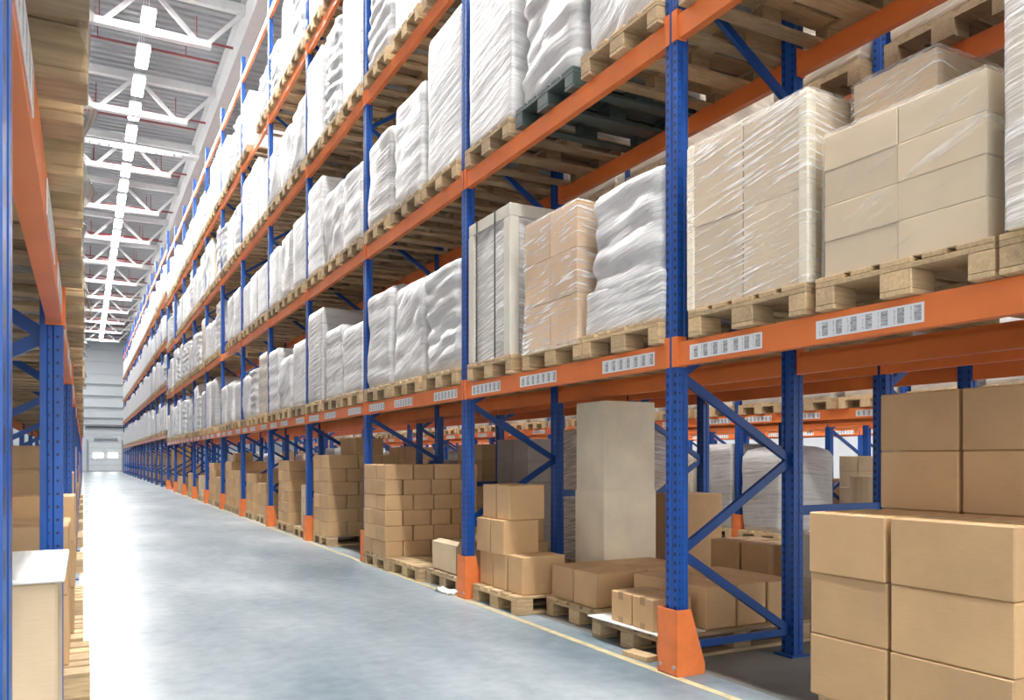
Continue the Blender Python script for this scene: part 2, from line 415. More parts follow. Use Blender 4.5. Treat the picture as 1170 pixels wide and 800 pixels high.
ob('roller_shaft', MB().tube((0.9, YW - 0.2, 3.1), (2.9, YW - 0.2, 3.1), 0.13, 10).mesh('shaft', 'rail'), dr)
wr = struct('wall_right', MB().box((24, -14, 0), (24.3, YW, 13.4)).mesh('wall', 'wall'))
wl = struct('wall_left', MB().box((-9.3, -14, 0), (-9, YW, 13.4)).mesh('wall', 'wall'))

# ------------------------------------------------------------------ pallet racks
def upright_mesh(h):
    pr = [(0, -0.05), (0.0, -0.012), (0.006, -0.006), (0.006, 0.006), (0.0, 0.012), (0, 0.05), (0.03, 0.05), (0.036, 0.043), (0.05, 0.043),
          (0.056, 0.05), (0.078, 0.05), (0.078, 0.03), (0.072, 0.03), (0.072, -0.03), (0.078, -0.03), (0.078, -0.05), (0.056, -0.05), (0.05, -0.043), (0.036, -0.043), (0.03, -0.05)]
    pr = pr[::-1]
    return MB().prism(pr, 0.0, h).mesh('upright', 'blue')
UPR = lambda h: cached(('upr', h), lambda: upright_mesh(h))
def foot_mesh(): return MB().box((-0.03, -0.075, 0), (0.12, 0.075, 0.012)).mesh('foot_plate', 'blue_plain')
FOOT = foot_mesh()
def brace_mesh(z0, z1, dep, top):
    return MB().bar((0.06, 0, z0), (dep - 0.06, 0, z1), 0.03, 0.048, (0, 0, 1)).mesh('brace', 'blue_plain')
def beam_mesh():
    L = W - 0.104
    return MB().box((0.004, -L / 2, 0.005), (0.054, L / 2, 0.105)).box((0.004, -L / 2, 0.105), (0.034, L / 2, 0.137)).mesh('beam', 'orange')
BEAM = beam_mesh()
def conn_mesh(s):
    mb = MB(); mb.box((-0.006, 0, 0.0), (-0.001, 0.042, 0.17)) if s > 0 else mb.box((-0.006, -0.042, 0.0), (-0.001, 0, 0.17))
    if s > 0: mb.box((-0.006, 0.036, 0), (0.056, 0.042, 0.17))
    else: mb.box((-0.006, -0.042, 0), (0.056, -0.036, 0.17))
    return mb.mesh('connector', 'orange')
def conn_end(s):
    """end plate of a beam: an angle that wraps the face and the flank of the upright"""
    mb = MB()
    if s > 0:   # at the +y end of the beam, the upright lies further on
        mb.box((-0.007, -0.004, 0.0), (-0.0005, 0.040, 0.17)).box((-0.007, -0.006, 0.0), (0.06, -0.0005, 0.17))
    else:
        mb.box((-0.007, -0.040, 0.0), (-0.0005, 0.004, 0.17)).box((-0.007, 0.0005, 0.0), (0.06, 0.006, 0.17))
    return mb.mesh('connector', 'orange')
CONN = {1: conn_end(1), -1: conn_end(-1)}
STRIP = MB().box((-0.0025, -0.265, -0.04), (0.0, 0.265, 0.04)).mesh('label_strip', 'barcode')
SPACER = {}
def rack(xf, side, k0, k1, levels, height, label, group=None, yoff=0.0, labels=True, braces=True, rear=True, shift=None):
    """side +1: the rack goes back towards +x from its aisle face; -1: towards -x"""
    root = thing('pallet_rack', (xf, Y0 + yoff, 0), label, 'rack', group)
    rz = 0 if side > 0 else PI
    nodes = [0.15, 0.68, 1.20, 1.68]
    while nodes[-1] + 0.57 < height - 0.1: nodes.append(nodes[-1] + 0.57)
    for k in range(k0, k1 + 1):
        dx = (shift or {}).get(k, 0)
        fr = ob('upright_frame', None, root, (dx, k * W, 0), rz)
        ob('upright', UPR(height), fr)
        ob('upright', UPR(height), fr, (DEP, 0, 0), PI)
        ob('foot_plate', FOOT, fr); ob('foot_plate', FOOT, fr, (DEP, 0, 0), PI)
        if braces:
            hz = cached(('hz', 0), lambda: MB().bar((0.06, 0, 0.15), (DEP - 0.06, 0, 0.15), 0.03, 0.04).mesh('brace', 'blue_plain'))
            ob('brace', hz, fr)
            for i in range(len(nodes) - 1):
                a, b = nodes[i], nodes[i + 1]
                z0, z1 = (b, a) if i % 2 == 0 else (a, b)
                ob('brace', cached(('br', round(z0, 2), round(z1, 2)), lambda: brace_mesh(z0, z1, DEP, 0)), fr)
    L = W - 0.104
    for k in range(k0, k1):
        for li, z in enumerate(levels):
            for r in ((0, 1) if rear else (0,)):
                x = 0.0 if r == 0 else DEP * side
                b = ob('beam', BEAM, root, (x, k * W + W / 2, z), (rz if r == 0 else rz + PI))
                for s in (1, -1): ob('connector', CONN[s], b, (0, s * L / 2, 0))
                if li == 0 and r == 0 and labels:
                    for sl in (0.42, 1.52, 2.38):
                        y = (sl - W / 2) * side
                        if abs(y) < L / 2 - 0.27: ob('label_strip', STRIP, b, (0.0035, y, 0.088 - 0.02))
    return root
ra = rack(XR, 1, -1, 11, LA, 9.6, 'blue and orange pallet rack lining the right side of the main aisle')
rb = rack(XR, 1, 11, 25, LB, 10.2, 'farther blue rack with higher beams beyond the white placard on the right', yoff=0.22)
rack(XL, -1, -1, 24, LA[:3], 7.0, 'blue and orange pallet rack lining the left side of the main aisle', shift={-1: 0.012})
rack(4.66, 1, -1, 20, LC, 7.0, 'blue rack standing back to back behind the right aisle rack', labels=False)
rack(8.72, 1, -1, 12, LA[:2], 5.2, 'labelled orange and blue rack across the second aisle', )
rack(10.66, 1, -1, 12, LA[:2], 5.2, 'blue rack standing behind the labelled rack across the second aisle', labels=False)
rack(14.9, 1, 0, 12, LA[:1], 3.6, 'most distant labelled orange rack seen through the gaps on the right')
ob('placard', MB().box((-0.03, -0.12, 2.35), (-0.008, 0.12, 3.35)).mesh('placard', 'paper'), ra, (0, 11 * W, 0), 0, 'white placard on the end upright')
# row spacers between the two back-to-back racks
for k in range(-1, 9):
    thing('row_spacer', (XR + DEP, Y0 + k * W, 0.86), f'short blue spacer bar tying two racks together at the {ORD[k + 2]} frame', 'spacer', 'row spacers between racks',
          cached('spacer', lambda: MB().box((0.004, -0.02, 0), (4.66 - XR - DEP - 0.004, 0.02, 0.06)).mesh('row_spacer', 'blue_plain')))
# orange upright guards
def guard_mesh():
    mb = MB(); t = 0.006; w = 0.085
    mb.box((-0.03, -w, 0), (-0.03 + t, w, 0.37))
    for s in (-1, 1):
        y0, y1 = (s * w, s * (w - t)); n = len(mb.v)
        pts = [(-0.03, 0), (0.17, 0), (0.17, 0.06), (0.07, 0.37), (-0.03, 0.37)]
        mb.v += [(x, y0, z) for x, z in pts] + [(x, y1, z) for x, z in pts]; m = len(pts)
        for i in range(m): mb.f.append((n + i, n + (i + 1) % m, n + m + (i + 1) % m, n + m + i))
        mb.f.append(tuple(range(n, n + m))); mb.f.append(tuple(range(n + 2 * m - 1, n + m - 1, -1)))
    return mb.mesh('guard', 'orange_guard')
GUARD = guard_mesh()
BOLT = MB().tube((-0.036, 0, 0), (-0.03, 0, 0), 0.012, 6).mesh('bolt', 'rail')
for k in range(0, 12):
    yo = 0.22 if k > 11 else 0
    g = thing('upright_guard', (XR, Y0 + k * W + yo, 0), f'orange steel guard around the foot of the {ORD[k + 1]} upright of the right rack', 'guard', 'orange upright guards', GUARD)
    if k < 3:
        for y in (-0.06, 0.06): ob('bolt', BOLT, g, (0, y, 0.05))
for k in range(1, 9):
    thing('upright_guard', (8.72, Y0 + k * W, 0), f'orange guard on the {ORD[k]} upright of the rack across the second aisle', 'guard', 'orange upright guards', GUARD)

# ------------------------------------------------------------------ pallets
PW, PD, PH = 0.80, 1.20, 0.144
def pallet_pieces(mat):
    def mk():
        ps = {}
        for w in (0.1, 0.145): ps['deck_board', w] = MB().cbox((-PD / 2, -w / 2, 0), (PD / 2, w / 2, 0.022), 0.003).mesh('deck_board', mat)
        for w in (0.1, 0.145):
            ps['block', w] = MB().cbox((-0.0725, -w / 2, 0), (0.0725, w / 2, 0.078), 0.004).mesh('block', mat)
        ps['stringer', 0] = MB().cbox((-0.0725, -PW / 2, 0), (0.0725, PW / 2, 0.022), 0.003).mesh('stringer', mat)
        return ps
    return cached(('pp', mat), mk)
def pallet_layout():
    out = []
    for y, w in ((-0.35, 0.1), (0, 0.145), (0.35, 0.1)):
        out.append(('deck_board', w, 'base_board', 0, y, 0.0))
        for x in (-0.5275, 0, 0.5275): out.append(('block', w, 'block', x, y, 0.022))
    for x in (-0.5275, 0, 0.5275): out.append(('stringer', 0, 'stringer', x, 0, 0.100))
    for y, w in ((-0.3275, 0.145), (-0.165, 0.1), (0, 0.145), (0.165, 0.1), (0.3275, 0.145)): out.append(('deck_board', w, 'deck_board', 0, y, 0.122))
    return out
PLAY = pallet_layout()
def pallet_joined(mat):
    def mk():
        mb = MB()
        for kind, w, nm, x, y, z in PLAY:
            dx, dy, dz = {'deck_board': (PD, w, 0.022), 'block': (0.145, w, 0.078), 'stringer': (0.145, PW, 0.022)}[kind]
            mb.box((x - dx / 2, y - dy / 2, z), (x + dx / 2, y + dy / 2, z + dz))
        return mb.mesh('pallet', mat)
    return cached(('pj', mat), mk)
def pallet(x, y, z, label, mat='wood', detail=False, rz=0.0, group='wooden pallets in the racks'):
    """x, y: centre of the footprint"""
    if not detail: return thing('pallet', (x, y, z), label, 'pallet', group, pallet_joined(mat), rz)
    t = thing('pallet', (x, y, z), label, 'pallet', group, None, rz); ps = pallet_pieces(mat)
    for kind, w, nm, px, py, pz in PLAY: ob(nm, ps[kind, w], t, (px, py, pz))
    return t

# ------------------------------------------------------------------ wrapped loads
def ring(w, d, r, n):
    """points of a rounded rectangle (d along x, w along y), with outward directions"""
    pts = []
    per = 2 * (w + d - 4 * r) + 2 * PI * r; hw, hd = w / 2 - r, d / 2 - r
    segs = [((-hd, -hw - r), (hd, -hw - r), (0, -1)), 'c', ((hd + r, -hw), (hd + r, hw), (1, 0)), 'c', ((hd, hw + r), (-hd, hw + r), (0, 1)), 'c', ((-hd - r, hw), (-hd - r, -hw), (-1, 0)), 'c']
    cen = [(hd, -hw, -PI / 2), (hd, hw, 0), (-hd, hw, PI / 2), (-hd, -hw, PI)]; ci = 0
    nw, ndp, nc = n
    for s in segs:
        if s == 'c':
            cx, cy, a0 = cen[ci]; ci += 1
            for i in range(nc):
                a = a0 + (i + 0.5) / nc * PI / 2; pts.append((cx + r * math.cos(a), cy + r * math.sin(a), math.cos(a), math.sin(a)))
        else:
            (ax, ay), (bx, by), (nx, ny) = s; m = ndp if nx == 0 else nw
            for i in range(m):
                t = i / (m - 1); pts.append((ax + (bx - ax) * t, ay + (by - ay) * t, nx, ny))
    return pts
def wrap_mesh(w, d, h, style, seed, mat, hi=False):
    rr = random.Random(seed); off = Vector((seed * 3.17, seed * 1.31, seed * 0.77))
    P = dict(sacks=(0.10, 0.042, 0.030, 6, 0.10), soft=(0.06, 0.010, 0.022, 5, 0.06), crisp=(0.022, 0.003, 0.006, 4, 0.015),
             boxes=(0.018, 0.010, 0.006, 5, 0.012), folded=(0.05, 0.006, 0.028, 4, 0.05), film=(0.03, 0.0, 0.005, 4, 0.012), flare=(0.03, 0.0, 0.010, 4, 0.02))[style]
    r, bul, amp, lay, dome = P
    if style == 'sacks': lay = max(4, round(h / 0.17))
    if style == 'boxes': lay = max(3, round(h / 0.24))
    base = ring(w, d, r, (9, 7, 3) if hi else (6, 5, 2)); n = len(base)
    nz = (lay * 5 if hi else lay * 4) if style in ('sacks', 'boxes') else (26 if hi else 12)
    mb = MB()
    for i in range(nz + 1):
        t = i / nz; z = t * h
        li = int(t * lay - 1e-6)
        for (x, y, nx, ny) in base:
            q = Vector((x * 2.2, y * 2.2, z * 2.6)) + off
            tl = t * lay
            if style == 'sacks': tl += 0.75 * noise.noise(Vector((x * 1.7, y * 1.7, seed * 1.9))) + 0.35 * noise.noise(Vector((x * 5, y * 5, z * 3 + seed)))
            ph = tl % 1.0 if 0 < i < nz else 1.0
            if style == 'boxes': b = -bul if min(ph, 1 - ph) < 0.06 else 0.0
            else: b = bul * (math.sin(PI * ph) ** 0.7 if 0 < ph < 1 else 0) - bul * 0.6
            if style == 'sacks': b *= 0.75 + 0.7 * noise.noise(Vector((x * 3.1, y * 3.1, math.floor(tl) * 2.7 + seed)))
            e = b + amp * (noise.noise(q) * 1.2 + 0.6 * noise.noise(q * 2.3)) 
            if style == 'sacks': e += 0.03 * noise.noise(Vector((li * 5.3 + seed, nx * 1.2, ny * 1.2)))
            if style == 'folded': e += amp * 0.9 * abs(noise.noise(Vector((x * 2 + y * 2, z * 5 + (x + y) * 3.0, seed))))
            if style == 'flare': e += max(0, 0.2 - t) ** 1.5 * 0.6 * (0.6 + 0.5 * noise.noise(q * 3))
            if t > 0.93: e -= dome * ((t - 0.93) / 0.07) ** 2
            if style in ('sacks', 'soft', 'folded') and t < 0.06: e -= 0.01
            mb.v.append((x + nx * e, y + ny * e, z))
    for i in range(nz):
        for j in range(n):
            k = (j + 1) % n; mb.f.append((i * n + j, i * n + k, (i + 1) * n + k, (i + 1) * n + j))
    top = nz * n; prev = top
    for s, dz in ((0.72, dome * 0.75), (0.36, dome * 1.0)):
        st = len(mb.v)
        for j in range(n):
            x, y, z = mb.v[top + j]; q = Vector((x * 3, y * 3, 9)) + off
            mb.v.append((x * s, y * s, h + dz + amp * 0.8 * noise.noise(q)))
        for j in range(n):
            k = (j + 1) % n; mb.f.append((prev + j, prev + k, st + k, st + j))
        prev = st
    mb.f.append(tuple(prev + j for j in range(n)))
    if style not in ('film', 'flare'): mb.f.append(tuple(range(n - 1, -1, -1)))
    me = mb.mesh('wrap', mat, True); return me
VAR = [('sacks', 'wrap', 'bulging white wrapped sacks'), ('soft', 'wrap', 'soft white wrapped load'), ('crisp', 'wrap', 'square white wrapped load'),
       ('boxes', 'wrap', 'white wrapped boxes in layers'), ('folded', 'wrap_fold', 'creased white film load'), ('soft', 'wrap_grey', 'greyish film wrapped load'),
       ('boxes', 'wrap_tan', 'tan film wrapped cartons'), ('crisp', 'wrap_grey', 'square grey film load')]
HS = [0.82, 0.98, 1.12, 1.28]
def load_mesh(vi, hi_, w=0.80, d=1.12, det=False, copy=0):
    st, mt, _ = VAR[vi]; h = HS[hi_]
    return cached(('load', vi, hi_, w, d, det, copy), lambda: wrap_mesh(w, d, h, st, vi * 7 + hi_ * 3 + copy * 13 + 1, mt, det))

# ------------------------------------------------------------------ cartons
def carton(x0, x1, y0, y1, z0, h, label, mat='card', group=None, tape=None, jit=0.004, flaps=False):
    """one cardboard box by its extents"""
    sx, sy = x1 - x0, y1 - y0; jit = min(jit, 0.004)
    me = box_mesh(round(sx - 0.012, 3), round(sy - 0.012, 3), round(h - 0.002, 3), mat, 0.006)
    t = thing('cardboard_box', ((x0 + x1) / 2 + R.uniform(-jit, jit), (y0 + y1) / 2 + R.uniform(-jit, jit), z0), label, 'box', group, me, R.uniform(-jit, jit) * 1.5)
    if tape:
        tm = 'tape_pale' if tape == 'pale' else 'tape'; along_y = tape == 'pale'
        dx = ((sy if along_y else sx) - 0.012) / 2; hh = h - 0.002
        def mk():
            mb = MB(); e = 0.0014; w = 0.024 if not along_y else 0.03; d = hh * 0.25
            pts = [(-dx - e, hh - d), (-dx - e, hh + e), (dx + e, hh + e), (dx + e, hh - d), (dx, hh - d), (dx, hh), (-dx, hh), (-dx, hh - d)]
            n = len(pts)
            mb.v += [(x, -w, z) for x, z in pts] + [(x, w, z) for x, z in pts]
            for i in range(n): mb.f.append((i, (i + 1) % n, n + (i + 1) % n, n + i))
            mb.f += [(7, 6, 1, 0), (6, 5, 2, 1), (5, 4, 3, 2), (n, n + 1, n + 6, n + 7), (n + 1, n + 2, n + 5, n + 6), (n + 2, n + 3, n + 4, n + 5)]
            return mb.mesh('tape', tm)
        def mk2():
            w = 0.024; return MB().box((-dx - 0.0014, -w, 0.004), (-dx, w, hh * 0.2)).mesh('tape', tm)
        key = (round(dx, 3), round(h, 3), tm)
        ob('packing_tape', cached(('tape', key), mk), t, (0, 0, 0), PI / 2 if along_y else 0)
        if not along_y: ob('packing_tape', cached(('tape2', key), mk2), t)
    return t
def stack(x0, y0, z0, xs, ys, rows, h, where, mat='card', tape=None, skip=None, group=None, jit=0.004, alt=False):
    """columns of boxes: xs widths back from the aisle, ys widths from near to far"""
    for r in range(rows):
        XX, YY = (xs, ys)
        if alt and r % 2: YY = ys[::-1]; XX = xs[::-1]
        x = x0
        for i, wx in enumerate(XX):
            y = y0
            for j, wy in enumerate(YY):
                if not (skip and skip(r, i, j)):
                    dp = 'front' if i == 0 else ('back' if i == len(XX) - 1 and i > 1 else (ORD[i + 1] + ' deep'))
                    sd = 'near' if j == 0 else ('far' if j == len(YY) - 1 else 'middle')
                    carton(x, x + wx, y, y + wy, z0 + r * h, h, f'brown box, {ORD[r + 1]} layer up, {dp} {sd} column, {where}'.replace('brown', {'card': 'brown', 'card_grey': 'grey', 'card_white': 'off-white', 'card_pale': 'pale'}[mat]),
                           mat, group or ('boxes ' + where), tape, jit)
                y += wy
            x += wx

# ------------------------------------------------------------------ loads on the right rack
def bayname(k): return f'{ORD[k + 2]} bay'
POS = ['near slot', 'middle slot', 'far slot']
def slot_y(k, s, yo=0.0): return Y0 + k * W + SLOT[s] + yo
XP = XR - 0.05 + PD / 2                # pallet centre on the right rack
def film_load(x0, x1, y0, y1, z0, h, label, nx, ny, nz, film='film', style='film', mat='card', seed=3, post=False, bottom=0.0):
    """cartons on a pallet inside stretch film"""
    t = thing('wrapped_load', ((x0 + x1) / 2, (y0 + y1) / 2, z0), label, 'pallet load', 'wrapped loads in the racks')
    sx, sy, sz = (x1 - x0 - 0.03) / nx, (y1 - y0 - 0.03) / ny, (h - 0.01) / nz
    for a in range(nx):
        for b in range(ny):
            for c in range(nz):
                if 0 < a < nx - 1 and 0 < b < ny - 1 and c < nz - 1: continue
                ob('carton', box_mesh(round(sx - 0.002, 4), round(sy - 0.002, 4), round(sz - 0.0015, 4), mat, 0.004), t,
                   ((a + 0.5) * sx - (x1 - x0 - 0.03) / 2 + R.uniform(-.003, .003), (b + 0.5) * sy - (y1 - y0 - 0.03) / 2 + R.uniform(-.003, .003), c * sz))
    if post:
        dx, dy = (x1 - x0) / 2, (y1 - y0) / 2
        for q, r_ in ((-1, -1), (-1, 1), (1, -1)):
            a, b = sorted((q * (dx - 0.065), q * (dx - 0.009))); c, d = sorted((r_ * (dy - 0.065), r_ * (dy - 0.009)))
            ob('corner_board', MB().cbox((a, c, 0), (b, d, h - 0.008), 0.006).mesh('corner', 'cream'), t)
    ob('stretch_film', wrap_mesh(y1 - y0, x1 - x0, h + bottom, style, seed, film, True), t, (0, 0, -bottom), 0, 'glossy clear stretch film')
    return t
ZT = LA[0] + 0.14 + PH + 0.001          # deck height of pallets on the first beams
# nearest bay, first beams
film_load(2.87, 3.95, 2.585, 3.43, ZT, 0.885, 'film-wrapped brown carton block, first beam level, right beside the nearest upright', 3, 2, 2, 'film', 'film', 'card_pale', 5, post=True)
film_load(2.87, 3.95, 1.765, 2.525, ZT, 0.63, 'four-layer film-wrapped brown boxes, first beam level, with extra boxes on top', 3, 2, 4, 'film_thin', 'film', 'card_pale', 8)
film_load(3.08, 3.75, 2.10, 2.54, ZT + 0.645, 0.265, 'wrapped brown box set back on top of the four-layer load', 2, 1, 1, 'film', 'film', 'card_pale', 9)
film_load(2.84, 3.95, 0.9, 1.705, ZT, 1.2, 'tall ridged film-wrapped load cut by the right picture edge', 3, 2, 5, 'film_dense', 'film', 'card_pale', 11)
for s in range(3):
    pallet(XP, (1.33, 2.145, 3.0)[s], LA[0] + 0.14, f'pale wooden pallet, first beam level, nearest bay, {POS[s]}', 'wood', True)
# second bay, first beams: sacks, cartons, strapped sheets
t = thing('wrapped_load', (XP, 4.045, ZT), 'white lumpy wrapped sacks, first beam level, left of the nearest upright', 'pallet load', 'wrapped loads in the racks')
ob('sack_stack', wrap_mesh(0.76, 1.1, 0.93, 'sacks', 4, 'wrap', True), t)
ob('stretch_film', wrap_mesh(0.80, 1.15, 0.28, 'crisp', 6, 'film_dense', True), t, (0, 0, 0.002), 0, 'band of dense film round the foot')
film_load(2.87, 3.95, 4.51, 5.25, ZT, 0.93, 'brown cartons in flaring clear film, first beam level, middle of second bay', 2, 2, 3, 'film', 'flare', 'card', 12, bottom=0.04)
carton(3.35, 3.8, 4.35, 5.05, ZT + 0.965, 0.16, 'loose brown box on top of the flaring film-wrapped cartons', 'card')
def strapped(x0, x1, y0, y1, z0, h):
    t = thing('wrapped_load', ((x0 + x1) / 2, (y0 + y1) / 2, z0), 'grey sheet stack with black straps and cardboard cap, first beam level', 'pallet load', 'wrapped loads in the racks')
    dx, dy = (x1 - x0) / 2, (y1 - y0) / 2
    n = 9
    for i in range(n): ob('sheet_pack', box_mesh(round(2 * dx - 0.03, 3), round(2 * dy - 0.03, 3), round(h / n - 0.004, 3), 'card_white', 0.008), t, (R.uniform(-.004, .004), 0, i * h / n))
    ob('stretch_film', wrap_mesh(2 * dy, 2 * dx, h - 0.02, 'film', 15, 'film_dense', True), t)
    ob('cap_board', MB().cbox((-dx - 0.012, -dy - 0.012, h - 0.09), (dx + 0.012, dy + 0.012, h + 0.01), 0.006).mesh('cap', 'card_white'), t)
    for sx in (-1, 1):
        for sy in (-1, 1):
            a, b = sorted((sx * (dx - 0.07), sx * (dx + 0.014))); c, d = sorted((sy * (dy - 0.09), sy * (dy + 0.014)))
            ob('corner_board', MB().cbox((a, c, 0), (b, d, h - 0.09), 0.006).mesh('corner', 'card_white'), t)
    for y in (-0.13, 0.2):
        ob('strap', MB().box((-dx - 0.022, y - 0.009, 0), (-dx - 0.018, y + 0.009, h + 0.014)).box((dx + 0.018, y - 0.009, 0), (dx + 0.022, y + 0.009, h + 0.014)).box((-dx - 0.022, y - 0.009, h + 0.011), (dx + 0.022, y + 0.009, h + 0.015)).mesh('strap', 'strap'), t)
strapped(2.885, 3.95, 5.47, 6.19, ZT, 1.15)
for s in range(3): pallet(XP, (4.05, 4.86, 5.83)[s], LA[0] + 0.14, f'pale wooden pallet, first beam level, second bay, {POS[s]}', 'wood', True)

# chosen shapes of the loads nearest the camera: (bay, level, slot) -> (variant, height)
CHO = {(1, 0, 0): (0, 1.0), (1, 0, 1): (4, 1.0), (1, 0, 2): (1, 1.08), (2, 0, 0): (3, 0.83), (2, 0, 1): (3, 0.93), (2, 0, 2): (7, 1.3),
       (0, 1, 0): (4, 1.35), (0, 1, 1): (0, 1.35), (0, 1, 2): (2, 1.38), (1, 1, 0): (2, 1.38), (1, 1, 1): (1, 1.12), (1, 1, 2): (5, 1.0),
       (2, 1, 0): (1, 0.95), (2, 1, 1): (4, 0.98), (2, 1, 2): (3, 1.3), (1, 2, 0): (4, 1.3), (1, 2, 1): (2, 1.38), (1, 2, 2): (0, 1.38), (2, 2, 0): (2, 1.38), (2, 2, 1): (0, 1.35), (2, 2, 2): (2, 1.3)}
WTS = [4, 4, 5, 4, 4, 2, 1, 1]
def put_load(xc, yc, zb, k, l, s, where, headroom, detail, choice=None, d=1.12):
    if choice: vi, h = choice
    else:
        vi = R.choices(range(8), WTS)[0]; h = R.uniform(0.85, 1.38 if R.random() < 0.6 else 1.1)
    h = min(h, headroom - PH - 0.06)
    if detail:
        st, mt, desc = VAR[vi]; me = wrap_mesh(0.77, d, h, st, k * 31 + l * 7 + s + 40, mt, True); sc = None
    else:
        hi_ = min(range(4), key=lambda i: abs(HS[i] - h)); desc = VAR[vi][2]
        me = load_mesh(vi, hi_, 0.77, d, False, R.randrange(3)); sc = min(h / HS[hi_], (headroom - PH - 0.03 ) / (HS[hi_] + 0.13))
    o = thing('wrapped_load', (xc + R.uniform(-.015, .015), yc + R.uniform(-.015, .015), zb + PH + 0.001), f'{desc}, {where}', 'pallet load', 'wrapped loads in the racks', me)
    if sc: o.scale = (1, R.uniform(0.94, 1.03), sc)
    return o
LV = ['first', 'second', 'third', 'fourth', 'fifth']
HA = [LA[1] - LA[0] - 0.14, LA[2] - LA[1] - 0.14, LA[3] - LA[2] - 0.14, LA[4] - LA[3] - 0.14]
for k in range(-1, 11):
    for l in range(4):
        if k <= 0 and l == 0: continue
        if (k == -1 and l >= 2) or (k == 0 and l >= 2): continue
        for s in range(3):
            z = LA[l] + 0.14; y = slot_y(k, s)
            where = f'{LV[l]} beam level of right rack, {bayname(k)}, {POS[s]}'
            if (k * 5 + l * 3 + s) % 23 == 7 and k > 3: continue     # an empty place
            mat = 'plastic' if (k, l, s) == (0, 1, 1) else ('wood_old' if (k + l + s) % 3 == 0 else 'wood')
            pallet(XP, y, z, ('dark green plastic pallet, ' if mat == 'plastic' else 'wooden pallet, ') + where, mat, k <= 2 and l <= 2)
            put_load(XP, y, z, k, l, s, where, HA[l], k <= 2, CHO.get((k, l, s)))
# the farther section with its higher beams
HB = [LB[i + 1] - LB[i] - 0.14 for i in range(4)]
far_loads, far_pallets = MB(), MB()
for k in range(11, 25):
    for l in range(4):
        for s in range(3):
            z = LB[l] + 0.14; y = slot_y(k, s, 0.22)
            where = f'{LV[l]} beam level past the placard, {ORD[k - 10]} bay, {POS[s]}'
            if k < 14:
                pallet(XP, y, z, 'wooden pallet, ' + where, 'wood_old' if (k + s) % 2 else 'wood'); put_load(XP, y, z, k, l, s, where, HB[l], False)
            else:
                h = R.uniform(0.9, 1.35); w = R.uniform(0.36, 0.41)
                far_loads.cbox((XP - 0.56, y - w, z + PH), (XP + 0.56, y + w, z + PH + h), 0.03); far_pallets.box((XP - 0.6, y - 0.4, z), (XP + 0.6, y + 0.4, z + PH - 0.004))
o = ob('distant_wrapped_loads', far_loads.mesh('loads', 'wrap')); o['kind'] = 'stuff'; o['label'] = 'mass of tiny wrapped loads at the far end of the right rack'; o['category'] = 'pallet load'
far_boxes = MB()  # filler blocks put in to darken the zone under the far beams
for k in range(11, 25):
    for dy in (0.3, 1.5):
        y = Y0 + k * W + 0.22 + dy; far_boxes.cbox((3.3, y, 0.0), (4.2, y + R.uniform(0.7, 1.0), R.uniform(0.8, 1.7)), 0.01)
o = ob('distant_boxes', far_boxes.mesh('boxes', 'card')); o['kind'] = 'stuff'; o['label'] = 'tiny brown boxes added to darken the floor at the far end of the right rack'; o['category'] = 'box'
o = ob('distant_pallets', far_pallets.mesh('pallets', 'wood_old')); o['kind'] = 'stuff'; o['label'] = 'mass of tiny pallets at the far end of the right rack'; o['category'] = 'pallet'

# ------------------------------------------------------------------ boxes and pallets on the floor under the right rack
FP = 'pallets on the floor'
pallet(3.55, 2.2, 0, 'pallet under the big box stack at the lower right corner', 'wood', True, 0, FP)
zf = PH + 0.001
for r in range(3):
    for j, (a, b) in enumerate(((1.70, 2.215), (2.222, 2.63))):
        carton(2.92, 3.36, a, b, zf + r * 0.275, 0.275, f'large brown box in front, {ORD[r + 1]} layer up, {("right", "left")[j]} column, lower right corner', 'card', 'boxes at the lower right corner', 'pale' if j == 0 else None, 0.006)
for r in range(5):
    for j in range(3):
        a = 1.40 + j * 0.412
        carton(3.40, 3.85, a, a + 0.408, zf + r * 0.275, 0.275, f'large brown box in the taller rear stack, {ORD[r + 1]} layer up, {("right", "middle", "left")[j]} column', 'card', 'boxes at the lower right corner', None, 0.003)
# low pallet beside the nearest guard
pallet(3.66, 4.215, 0, 'low pallet with white sheet beside the nearest orange guard', 'wood_old', True, 0.0, FP)
thing('cardboard_sheet', (3.21, 4.24, zf), 'white cardboard sheet lying under the two small boxes', 'sheet', None, MB().cbox((-0.19, -0.40, 0), (0.165, 0.36, 0.008), 0.002).mesh('sheet', 'paper'), 0.03)
for j, (a, b) in enumerate(((3.93, 4.155), (4.16, 4.385))):
    carton(3.05, 3.36, a, b, zf + 0.009, 0.2, f'small taped box, {("right", "left")[j]} of two on the white sheet', 'card', 'two small taped boxes', 'brown', 0.003)
for i, (a, b) in enumerate(((3.40, 3.66), (3.665, 3.92), (3.925, 4.20))):
    carton(a, b, 3.86, 4.62, zf + 0.0, 0.265, f'flat brown box behind the nearest guard, {ORD[i + 1]} back from the aisle', 'card', 'flat boxes behind the nearest guard', None, 0.003)
thing('wood_offcut', (2.99, 3.98, 0.0), 'small pale wood offcut lying by the nearest guard', 'offcut', None, MB().cbox((-0.05, -0.11, 0), (0.05, 0.11, 0.03), 0.003).mesh('offcut', 'wood'), 0.1)
# middle pallet of the second bay
pallet(3.78, 5.035, 0, 'pallet under the flat wide boxes in front of the tall cream carton', 'wood', True, 0, FP)
for i, (a, b) in enumerate(((3.20, 3.66), (3.665, 4.16))):
    for j, (c, d) in enumerate(((4.78, 5.085), (5.09, 5.40))):
        carton(a, b, c, d, zf, 0.25, f'flat wide box before the cream carton, {("front", "rear")[i]} row, {("near", "far")[j]} half', 'card', 'flat wide boxes', None, 0.002)
